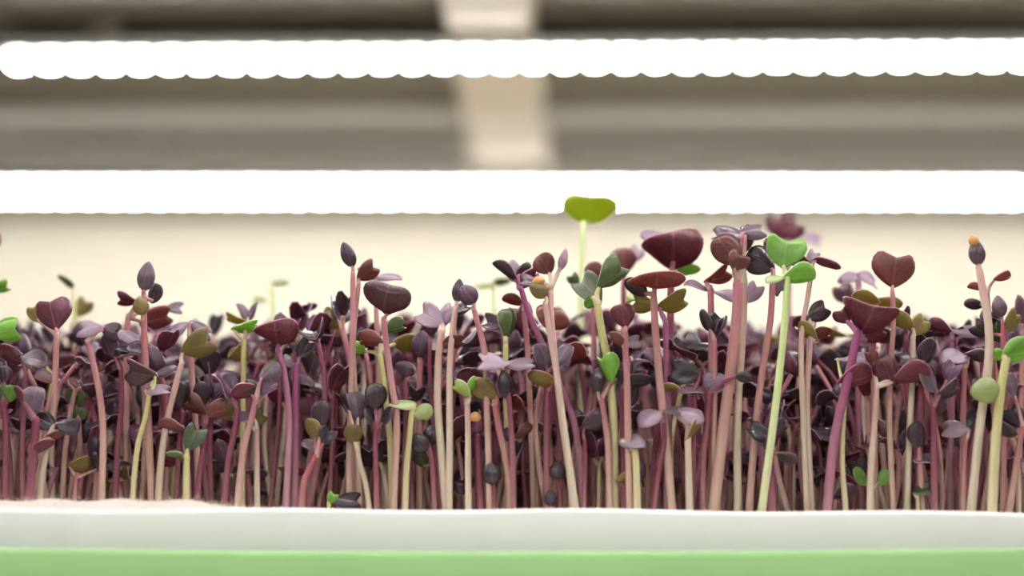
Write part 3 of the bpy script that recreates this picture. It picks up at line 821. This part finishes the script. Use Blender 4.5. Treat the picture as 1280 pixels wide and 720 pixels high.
H('sprout with two dark paddle leaves, one upright and one level', 'magenta', 7, 1, [(777, 482), (778, 530), (780, 629)],
  [('h', 772, 471, 105, 26, 22, 'U', 'dark', dict(notch=0.02)), ('o', 799, 478, 0, 36, 14, 'U', 'dark'), ('h', 773, 498, 130, 30, 22, 'T', 'grey', dict(cup=0.3, dz=2)), ('o', 792, 495, 70, 26, 14, 'U', 'dark', dict(dz=3))])
H('sprout with a pale silvery leaf and arched dark neck', 'magenta', 7, -2, [(830, 524), (830, 555), (823, 590), (815, 629)],
  [('h', 812, 519, 190, 36, 20, 'T', 'lilac', dict(notch=0.03, cup=-0.2)), ('h', 839, 511, 10, 24, 8, 'T', 'grey')])
H('pink sprout with a grey-plum cap leaf edged in white and an olive sliver', 'cream', 9, -1, [(861, 527), (860, 560), (862, 629)],
  [('h', 862, 514, 3, 40, 20, 'T', 'lilac', dict(notch=0.05, cup=-0.2)), ('o', 867, 540, 50, 34, 8, 'U', 'olive')])
H('sprout with a glossy wavy plum leaf over a thin olive blade', 'magenta', 7, 2, [(868, 482), (868, 540), (864, 629)],
  [('h', 858, 461, 165, 44, 27, 'T', 'dark', dict(wave=0.1, cup=-0.25)), ('o', 838, 486, 178, 26, 10, 'U', 'olive'), ('o', 863, 485, 5, 36, 9, 'T', 'grey')])
H('magenta sprout with a broad mauve leaf held level across the thick rosy stem', 'magenta', 8, 1, [(888, 485), (884, 530), (879, 580), (878, 629)],
  [('h', 898, 472, 172, 38, 22, 'T', 'grey', dict(cup=-0.2, notch=0.03)), ('o', 929, 471, -10, 20, 14, 'U', 'dark', dict(dz=-3))])
H('thick rosy sprout crowned by a flower-like mauve leaf over a brown round one', 'pink', 14, 1, [(922, 344), (921, 390), (914, 455), (903, 545), (890, 631)],
  [('h', 909, 313, 125, 44, 38, 'U', 'brown', dict(notch=0.03, dz=-2)), ('h', 913, 289, 165, 46, 20, 'T', 'grey', dict(wave=0.08, cup=-0.2)), ('h', 941, 287, 15, 34, 22, 'T', 'grey', dict(cup=-0.3)), ('h', 922, 326, 60, 26, 30, 'U', 'brown', dict(dz=-3))])
H('straight cream sprout half hidden behind the thick rosy one', 'cream', 10, 4, [(931, 350), (928, 420), (922, 520), (922, 631)],
  [('h', 940, 366, 60, 30, 20, 'T', 'lilac', dict(dz=3)), ('h', 925, 300, 95, 40, 18, 'U', 'purple', dict(fold=0.4))])
H('tall pink sprout with a big folded slate-purple leaf beside the flower-like crown', 'pink', 9, 2, [(966, 345), (963, 400), (952, 470), (943, 550), (935, 631)],
  [('h', 950, 327, 150, 40, 38, 'T', 'dark', dict(cup=-0.4, notch=0.04)), ('h', 968, 312, 85, 30, 22, 'U', 'dark', dict(dz=3)), ('h', 974, 356, 300, 26, 20, 'T', 'grey', dict(dz=2))])
H('tall lime-stemmed sprout with a bright green heart leaf over a second green leaf', 'green', 9.5, -4, [(985, 342), (981, 400), (975, 460), (966, 535), (950, 631)],
  [('h', 981, 315, 82, 42, 52, 'T', 'green', dict(notch=0.22, cup=0.4)), ('h', 999, 347, 2, 42, 24, 'U', 'green', dict(notch=0.05)), ('o', 968, 347, 185, 24, 8, 'T', 'palegreen')])
H('far blurred tall sprout with a plum heart leaf above the bright green heart', 'violet', 9, 52, [(985, 305), (985, 380), (985, 590)],
  [('h', 978, 284, 115, 40, 38, 'U', 'maroon', dict(notch=0.25)), ('h', 1012, 294, -10, 36, 14, 'T', 'lilac', dict(dz=10)), ('h', 992, 290, 60, 28, 24, 'U', 'maroon')])
H('tall cream sprout with a purple gull-wing leaf pair', 'cream', 7, 3, [(1015, 336), (1009, 375), (1002, 420), (1003, 500), (1009, 629)],
  [('h', 1002, 330, 155, 30, 18, 'U', 'maroon', dict(cup=0.1)), ('o', 1034, 327, -8, 36, 9, 'U', 'purple', dict(aw=20, bend=-0.5)), ('h', 1012, 322, 60, 24, 12, 'T', 'lilac', dict(dz=3))])
H('cream sprout with a dark hooded leaf below the gull-wing pair', 'cream', 8, 4, [(1016, 402), (1011, 450), (1009, 520), (1015, 629)],
  [('h', 1022, 391, 35, 32, 26, 'U', 'dark', dict(cup=0.35)), ('h', 1008, 418, 150, 34, 12, 'U', 'olive'), ('h', 1025, 420, 0, 28, 12, 'U', 'brown', dict(dz=3))])
H('thick violet sprout opening into a large maroon funnel leaf', 'violet', 11.5, -1, [(1073, 412), (1066, 445), (1056, 490), (1042, 555), (1032, 631)],
  [('h', 1084, 402, 72, 34, 74, 'U', 'maroon', dict(al=50, notch=0.03, cup=0.3, wedge=0.8)), ('h', 1055, 395, 120, 22, 26, 'U', 'maroon', dict(dz=3)), ('h', 1095, 420, 20, 34, 22, 'U', 'maroon', dict(dz=4))])
H('tall slim pink sprout with an upright red-brown heart leaf against the cream wall', 'pink', 7, 3, [(1115, 358), (1117, 400), (1114, 450), (1112, 530), (1117, 630)],
  [('h', 1119, 338, 82, 46, 56, 'U', 'brown', dict(notch=0.24, cup=0.05))])
H('sprout with a long arched olive-brown leaf behind the maroon funnel', 'pink', 8, 10, [(1090, 390), (1092, 450), (1094, 629)],
  [('h', 1082, 374, 165, 40, 17, 'U', 'olive', dict(cup=0.1, bend=-0.5)), ('h', 1106, 384, -30, 38, 20, 'U', 'olive', dict(dz=2))])
H('blurred sprout with pale purple drooping leaves behind the funnel leaf', 'violet', 8, 26, [(1073, 362), (1073, 440), (1073, 610)],
  [('h', 1060, 345, 190, 32, 14, 'T', 'lilac', dict(bend=-0.6)), ('h', 1086, 345, -15, 32, 16, 'T', 'lilac', dict(bend=-0.6)), ('h', 1057, 368, 110, 28, 28, 'U', 'grey', dict(dz=8))])
H('sprout with a Y-shaped olive leaf pair right of the slim heart-leaf stem', 'cream', 8, 4, [(1141, 420), (1141, 460), (1137, 540), (1133, 629)],
  [('h', 1128, 405, 160, 34, 18, 'U', 'olive', dict(cup=0.2)), ('h', 1149, 408, 50, 30, 24, 'U', 'olive', dict(cup=0.2))])
H('cream sprout with two big deep maroon lobes spread like wings', 'cream', 8, -2, [(1096, 478), (1094, 520), (1089, 580), (1086, 631)],
  [('h', 1109, 464, 118, 38, 32, 'U', 'maroon', dict(notch=0.04)), ('h', 1139, 473, 5, 48, 24, 'U', 'maroon', dict(notch=0.04, dz=0.5)), ('h', 1089, 450, 110, 24, 14, 'U', 'brown', dict(dz=3))])
H('cream sprout with one dark maroon shield leaf and a white-edged leaf above', 'straw', 7, 0, [(1058, 485), (1054, 530), (1053, 580), (1058, 632)],
  [('h', 1069, 475, 8, 46, 24, 'U', 'maroon', dict(notch=0.02)), ('h', 1069, 446, 5, 52, 13, 'T', 'lilac', dict(dz=4))])
H('low sprout with two lime-green lobes and a dark hood close to the mat', 'cream', 6, 3, [(1090, 604), (1090, 615), (1090, 629)],
  [('h', 1080, 594, 110, 28, 14, 'T', 'green', dict(notch=0.02, cup=-0.4)), ('h', 1101, 596, 70, 24, 14, 'T', 'green', dict(notch=0.02, cup=-0.4)), ('h', 1072, 587, 110, 30, 22, 'U', 'dark', dict(dz=3))])
H('seedling with a single flat near-black leaf lying at the mat below the funnel leaf', 'magenta', 4.5, 2, [(1052, 624), (1052, 627), (1052, 630)],
  [('h', 1057, 619, 12, 34, 15, 'U', 'dark', dict(notch=0.02))])
H('magenta sprout opening in a near-black trumpet of leaves beside the lime stem', 'magenta', 9, -2, [(962, 560), (963, 580), (965, 629)],
  [('h', 951, 541, 140, 36, 22, 'T', 'dark', dict(cup=0.3)), ('h', 972, 541, 40, 34, 20, 'U', 'dark', dict(cup=0.2)), ('h', 961, 553, 95, 24, 24, 'U', 'dark'), ('o', 982, 573, -30, 28, 10, 'U', 'dark')])
H('magenta sprout with upright slate and plum leaves in a tight bunch', 'magenta', 8.5, -1, [(1166, 505), (1167, 550), (1168, 629)],
  [('h', 1166, 470, 105, 44, 22, 'T', 'grey', dict(notch=0.02, cup=-0.3)), ('h', 1188, 465, 70, 30, 18, 'T', 'purple', dict(cup=0.4)), ('h', 1186, 490, 20, 34, 20, 'U', 'dark'), ('h', 1155, 475, 120, 34, 22, 'U', 'maroon', dict(dz=2))])
H('sprout with a big dark paddle leaf leaning over the bunched slate leaves', 'magenta', 8, 3, [(1152, 462), (1150, 530), (1149, 629)],
  [('h', 1161, 440, 60, 36, 24, 'U', 'dark', dict(notch=0.02)), ('h', 1140, 447, 170, 36, 12, 'T', 'grey')])
H('sprout with a wide silvery leaf and dark wing left of the tall white-pink stem', 'pink', 8, 5, [(1206, 455), (1204, 520), (1202, 629)],
  [('h', 1194, 445, 172, 38, 17, 'T', 'lilac', dict(notch=0.03)), ('h', 1219, 447, -20, 30, 13, 'U', 'dark')])
H('blurred sprout with level plum leaves between the paddle and silvery ones', 'violet', 8, 16, [(1190, 420), (1190, 500), (1188, 620)],
  [('h', 1175, 412, 172, 34, 12, 'U', 'purple', dict(aw=24)), ('h', 1204, 412, 8, 34, 12, 'T', 'grey', dict(aw=24))])
H('tallest thick whitish-pink sprout with an orange seed coat on its purple bud', 'cream', 11, -1, [(1223, 330), (1229, 365), (1236, 410), (1235, 460), (1224, 540), (1212, 632)],
  [('b', 1221, 315, 98, 36, 22, 'T', 'grey', dict(groove=0.25)), ('b', 1217, 300, 110, 16, 14, 'T', 'coat', dict(dz=-1))])
H('sprout with small thin brown leaves behind the tall orange-capped one', 'red', 6, 4, [(1234, 362), (1237, 400), (1242, 480), (1244, 629)],
  [('o', 1253, 347, 10, 24, 10, 'U', 'brown'), ('o', 1221, 360, 175, 24, 7, 'U', 'brown'), ('o', 1217, 381, 175, 24, 14, 'U', 'dark', dict(dz=8))])
H('red-stemmed sprout with a purple bud and an orange-brown notched leaf', 'red', 7, 3, [(1254, 402), (1254, 440), (1256, 520), (1252, 629)],
  [('b', 1249, 383, 100, 30, 20, 'T', 'grey', dict(groove=0.3)), ('h', 1266, 403, 50, 32, 22, 'U', 'olive', dict(notch=0.25)), ('h', 1247, 415, 115, 32, 28, 'U', 'deepgreen', dict(dz=3)), ('h', 1227, 413, 150, 28, 20, 'U', 'dark', dict(dz=2))])
H('thick yellow-green sprout with a bright green leaf and a glossy pale green bell', 'straw', 12, -6, [(1258, 446), (1251, 490), (1245, 550), (1239, 633)],
  [('h', 1274, 440, 12, 44, 32, 'U', 'green', dict(notch=0.03)), ('h', 1251, 443, 175, 18, 16, 'U', 'green', dict(dz=2)), ('b', 1231, 488, 188, 40, 34, 'T', 'palegreen', dict(groove=0.15))])
H('leaning pink sprout with grey and dark round leaves behind the green bell', 'pink', 8, -1, [(1279, 530), (1272, 570), (1259, 631)],
  [('h', 1266, 482, 100, 34, 20, 'T', 'grey', dict(notch=0.02)), ('h', 1269, 521, 120, 32, 30, 'T', 'dark', dict(cup=-0.3)), ('h', 1256, 540, 160, 34, 14, 'U', 'dark')])
H('sprout with a rosy mauve curled leaf draped between dark stems', 'pink', 7, 0, [(1207, 545), (1205, 580), (1203, 629)],
  [('h', 1196, 531, 160, 38, 22, 'T', 'lilac', dict(cup=-0.4, bend=-0.6))])
H('sprout with an upright dark spoon leaf over a pale pink stem', 'pink', 7, 1, [(1149, 562), (1151, 590), (1153, 629)],
  [('h', 1149, 544, 90, 34, 25, 'U', 'dark', dict(notch=0.02, cup=0.3)), ('o', 1158, 572, 10, 34, 10, 'T', 'grey')])
H('seedling with a folded grey-green leaf hugging the mat right of the lime lobes', 'straw', 5, 0, [(1147, 618), (1147, 624), (1147, 630)],
  [('h', 1153, 613, 15, 28, 14, 'T', 'deepgreen', dict(fold=0.4))])
H('seedling with a dark glossy leaf and lime rim lying on the mat', 'straw', 5, -2, [(412, 625), (411, 628), (411, 631)],
  [('h', 432, 622, 10, 40, 22, 'T', 'dark', dict(cup=-0.5, wave=0.06)), ('h', 415, 624, 60, 18, 14, 'U', 'green')])
H('short magenta sprout with a small dark pod leaf near the mat by a pink stem', 'magenta', 5, 0, [(697, 595), (699, 610), (700, 629)],
  [('b', 697, 588, 80, 26, 22, 'T', 'dark', dict(groove=0.3))])
H('seedling with a plum-black bud just clearing the tray rim', 'magenta', 4.5, -1, [(688, 627), (688, 629), (688, 631)],
  [('b', 688, 622, 90, 22, 16, 'T', 'dark')])
H('sprout with two slate leaves spread like butterfly wings behind a cream stem', 'magenta', 7.5, 2, [(684, 462), (683, 520), (683, 629)],
  [('h', 680, 445, 105, 36, 22, 'T', 'grey', dict(notch=0.04)), ('h', 703, 443, 60, 32, 18, 'T', 'grey', dict(notch=0.04))])
H('magenta sprout with a rust-brown tilted leaf across its neck', 'magenta', 8, 0, [(684, 484), (683, 530), (684, 629)],
  [('h', 676, 477, 170, 38, 19, 'U', 'olive', dict(notch=0.03)), ])
H('sprout with a folded slate bud and thin dark wing right of the brown umbrella', 'pink', 8, 2, [(893, 420), (893, 480), (893, 560), (894, 629)],
  [('h', 897, 408, 80, 32, 20, 'T', 'dark', dict(fold=0.4)), ('o', 881, 401, 120, 30, 12, 'U', 'dark', dict(aw=18))])
H('pink sprout with a chestnut half-umbrella leaf and a thin lilac blade', 'pink', 9, 6, [(888, 356), (889, 400), (890, 470), (890, 629)],
  [('h', 897, 346, 20, 38, 18, 'U', 'brown', dict(cup=-0.2)), ('o', 872, 355, 155, 34, 8, 'T', 'grey', dict(dz=2, aw=18)), ('h', 905, 365, -5, 34, 12, 'T', 'lilac', dict(dz=4))])
H('blurred cream sprout with two olive discs behind the maroon boat leaf', 'straw', 7, 16, [(305, 420), (304, 480), (303, 629)],
  [('h', 295, 401, 175, 28, 10, 'U', 'olive', dict(aw=20)), ('h', 306, 412, 0, 36, 14, 'U', 'green', dict(aw=24)), ('o', 314, 388, 70, 28, 9, 'T', 'grey', dict(dz=4)), ('o', 306, 389, 115, 28, 9, 'T', 'grey', dict(dz=4))])
H('far blurred pale green sprout with a white thin leaf pair', 'green', 5, 50, [(338, 356), (341, 400), (342, 590)],
  [('h', 350, 352, 5, 24, 8, 'T', 'palegreen'), ('h', 325, 374, 175, 20, 8, 'T', 'palegreen')])
H('blurred sprout with a purple dome leaf under a thin dark blade', 'pink', 7, 24, [(372, 425), (372, 500), (372, 610)],
  [('h', 375, 402, 90, 28, 22, 'U', 'purple'), ('o', 384, 386, 5, 28, 8, 'U', 'dark'), ('h', 392, 402, 10, 30, 16, 'T', 'lilac', dict(dz=6))])
H('blurred sprout with a thin grey stooping leaf far behind the upright heart leaf', 'straw', 6, 44, [(93, 372), (94, 420), (94, 590)],
  [('o', 82, 353, 150, 26, 9, 'U', 'deepgreen'), ('h', 103, 385, 60, 26, 22, 'U', 'olive')])
H('blurred sprout with a maroon level leaf left of the closed purple pair', 'pink', 8, 14, [(160, 392), (158, 450), (158, 629)],
  [('h', 160, 377, 178, 30, 16, 'U', 'maroon'), ('h', 196, 400, 10, 40, 28, 'U', 'brown', dict(dz=4)), ('h', 214, 382, 5, 30, 12, 'T', 'grey', dict(dz=6))])
H('far thin pale green sprout with a narrow level leaf pair left of the lime parasol', 'green', 4.5, 52, [(617, 356), (618, 420), (618, 590)],
  [('o', 628, 353, 3, 24, 8, 'U', 'deepgreen'), ('o', 604, 355, 178, 30, 6, 'T', 'palegreen')])

# ------------------------------------------------------------------ the crowd
COLS = ['purple'] * 38 + ['dark'] * 34 + ['maroon'] * 12 + ['grey'] * 8 + ['brown'] * 5 + ['olive'] * 4 + ['deepgreen'] * 2
STK = ['pink'] * 36 + ['magenta'] * 36 + ['cream'] * 12 + ['violet'] * 10 + ['red'] * 6 + ['straw'] * 2
CWORD = {'purple': 'plum-purple', 'dark': 'near-black', 'maroon': 'deep maroon', 'grey': 'grey-mauve', 'brown': 'brown', 'olive': 'olive', 'deepgreen': 'dark green'}
SWORD = {'pink': 'pale pink', 'magenta': 'magenta', 'cream': 'cream', 'violet': 'violet', 'red': 'reddish', 'straw': 'straw'}
rg = random.Random(11)


def crowd_spec(Y, hmin, hmax, cols=None):
    """pieces of one sprout of the crowd in its own coordinates: (name, geo, mats, matrix)"""
    h = rg.uniform(hmin, hmax)
    col = rg.choice(cols or COLS); st = rg.choice(STK)
    ax, ay = rg.gauss(0, 0.11) * h, abs(rg.gauss(0, 0.09)) * h
    bw = rg.gauss(0, 0.05) * h
    pts = [Vector((0, 0, -0.0012)), Vector((ax * 0.25 + bw, ay * 0.3, h * 0.4)), Vector((ax * 0.65 + bw, ay * 0.7, h * 0.75)), Vector((ax, ay, h))]
    r = rg.uniform(0.0005, 0.00078)
    c = catmull(pts, 9)
    out = [('stem', tube_geo(c, [r * (1.08 - 0.25 * i / 9) for i in range(10)], 7), ('S', st), None)]
    tip = c[-1]
    az = rg.uniform(0, 2 * math.pi)
    form = rg.random()
    if form < 0.17:
        d = Vector((rg.gauss(0, 0.4), rg.gauss(0, 0.3), 1)).normalized()
        ln = rg.uniform(0.0050, 0.0074)
        out.append(('folded_leaf', bud_geo(ln, ln * rg.uniform(0.5, 0.72), rg.uniform(0.25, 0.55), n=12, rings=8, ph=rg.random()), ('B', col), frame(d, Vector((0, -1, 0.1)), tip)))
        shape = 'a closed'
    else:
        shape = 'an open' if form < 0.75 else 'an upswept'
        for k in range(2):
            a = az + k * math.pi + rg.gauss(0, 0.35)
            el = rg.uniform(-0.15, 0.75) if form < 0.75 else rg.uniform(0.75, 1.35)
            L_ = Vector((math.cos(a) * math.cos(el), math.sin(a) * math.cos(el), math.sin(el)))
            Nn = Vector((-math.cos(a) * math.sin(el), -math.sin(a) * math.sin(el), math.cos(el)))
            Nn = rot(Nn, L_, rg.gauss(0, 0.35))
            ln = rg.uniform(0.0050, 0.0082) * (1 if k == 0 else 0.86)
            pt = rg.uniform(0.0008, 0.0024)
            bp = tip + L_ * pt
            g = leaf_geo(ln, ln * rg.uniform(0.75, 1.1), rg.choice((0.02, 0.04, 0.14, 0.2)), rg.gauss(0.1, 0.38), rg.choice((0, 0, 0.3, 0.6)), rg.gauss(-0.2, 0.6), rg.uniform(0, 0.08), rg.uniform(0.3, 0.8), K=4, S=16, ph=rg.uniform(0, 6), curl=rg.gauss(0, 0.3))
            out.append(('leaf', g, ('L', col), frame(L_, Nn, bp)))
            pr = min(0.0006, r * 0.75)
            out.append(('petiole', tube_geo(catmull([tip - Vector((0, 0, 0.0006)), tip * 0.5 + bp * 0.5, bp + L_ * 0.0006], 4), [pr] * 5, 6), ('S', st), None))
    size = 'short' if h < 0.022 else 'medium' if h < 0.036 else 'tall'
    return out, (size, shape, CWORD[col], SWORD[st]), h


LAND = [(66, 'upright heart leaf'), (126, 'lilac umbrella leaf'), (183, 'red-necked closed pair'), (232, 'yellowish heart leaf'), (295, 'silver spoon leaf'),
        (350, 'maroon boat leaf'), (395, 'pale-edged leaf ring'), (438, 'closed near-black pair'), (487, 'dark flared heart leaf'), (545, 'lilac crown leaf'),
        (583, 'narrow slate bud'), (610, 'nodding bell leaf'), (642, 'wide flat lilac leaf'), (695, 'crossed cream stems'), (755, 'rolled grey-green leaves'),
        (788, 'round maroon leaf'), (828, 'brown umbrella leaf'), (865, 'wavy plum leaf'), (905, 'thick rosy stem'), (962, 'lime stem'),
        (1008, 'gull-wing pair'), (1055, 'maroon funnel leaf'), (1113, 'slim heart-leaf stem'), (1166, 'bunched slate leaves'), (1216, 'orange-capped sprout'), (1246, 'glossy green bell')]


def mats_of(key):
    k, n_ = key
    return [STEM[n_]] if k == 'S' else [LEAF[n_][0]] if k == 'B' else list(LEAF[n_])


def free_spot(Y0, Y1, dmin, wide=None):
    for _ in range(60):
        Y = rg.uniform(Y0, Y1)
        x = rg.uniform(-1, 1) * (wide or 0.2304 * Y + 0.006)
        if all((x - a) ** 2 + (Y - b) ** 2 > dmin * dmin for a, b in ROOTS):
            ROOTS.append((x, Y))
            return x, Y
    return None


N_CROWD = 300 - N_IND
made = 0
while made < N_CROWD:
    u = made / N_CROWD
    Y0, Y1 = (0.507, 0.524) if u < 0.5 else (0.515, 0.553)
    s = free_spot(Y0, Y1, 0.0028)
    made += 1
    if s is None:
        continue
    x, Y = s
    k = Y / 0.5
    top = rg.uniform(400, 445) if rg.random() < 0.5 else rg.uniform(440, 580)
    top += 14 * math.sin(x * 40)
    if Y > 0.525: top = rg.uniform(396, 455)
    hh = max(0.006, at(640, top, Y).z - SOIL_Z - 0.003)
    parts, lab, h = crowd_spec(Y, hh * 0.97, hh * 1.0)
    th = empty(THING_NAME, (x, Y, SOIL_Z))
    size, shape, cw, sw = lab
    xp = 640 + x / Y * F
    near = min(LAND, key=lambda q_: abs(q_[0] - xp))
    deep = 'just behind' if Y < 0.524 else 'well behind'
    tag(th, '%s sprout, %s %s leaves, %s stem, %s the %s' % (size, shape.split()[1], cw, sw, deep, near[1]), 'sprout', 'crowd of radish sprouts behind the ' + near[1])
    for nm, g, key, M in parts:
        mesh_obj(nm, g, mats_of(key), th, M)

# everything further back that cannot be told apart: one object
slots, sidx = [], {}


def slot(m):
    if m.name not in sidx:
        sidx[m.name] = len(slots); slots.append(m)
    return sidx[m.name]


V_, F_, I_ = [], [], []
for i in range(1550):
    low = i >= 1200                 # understorey of short dark seedlings between the stems
    s = free_spot(0.512, 0.575, 0.0019) if low else free_spot(0.545, 0.672, 0.0026, TX - 0.014)
    if s is None:
        continue
    x, Y = s
    if low:
        parts, lab, h = crowd_spec(Y, 0.005, 0.034, ['dark', 'dark', 'dark', 'purple', 'maroon'])
    else:
        parts, lab, h = crowd_spec(Y, 0.030, 0.047 if rg.random() < 0.88 else 0.053)
    off = Vector((x, Y, SOIL_Z))
    for nm, g, key, M in parts:
        b = len(V_)
        sl = [slot(m) for m in mats_of(key)]
        for v in g[0]:
            p = Vector(v)
            if M is not None: p = M @ p
            V_.append(tuple(p + off))
        for f, m in zip(g[1], g[2]):
            F_.append(tuple(b + q_ for q_ in f)); I_.append(sl[m])
o = mesh_obj('sprout_thicket', (V_, F_, I_), slots)
tag(o, 'dense blurred thicket of purple sprouts filling the tray behind the front rows', 'sprouts', kind='stuff')
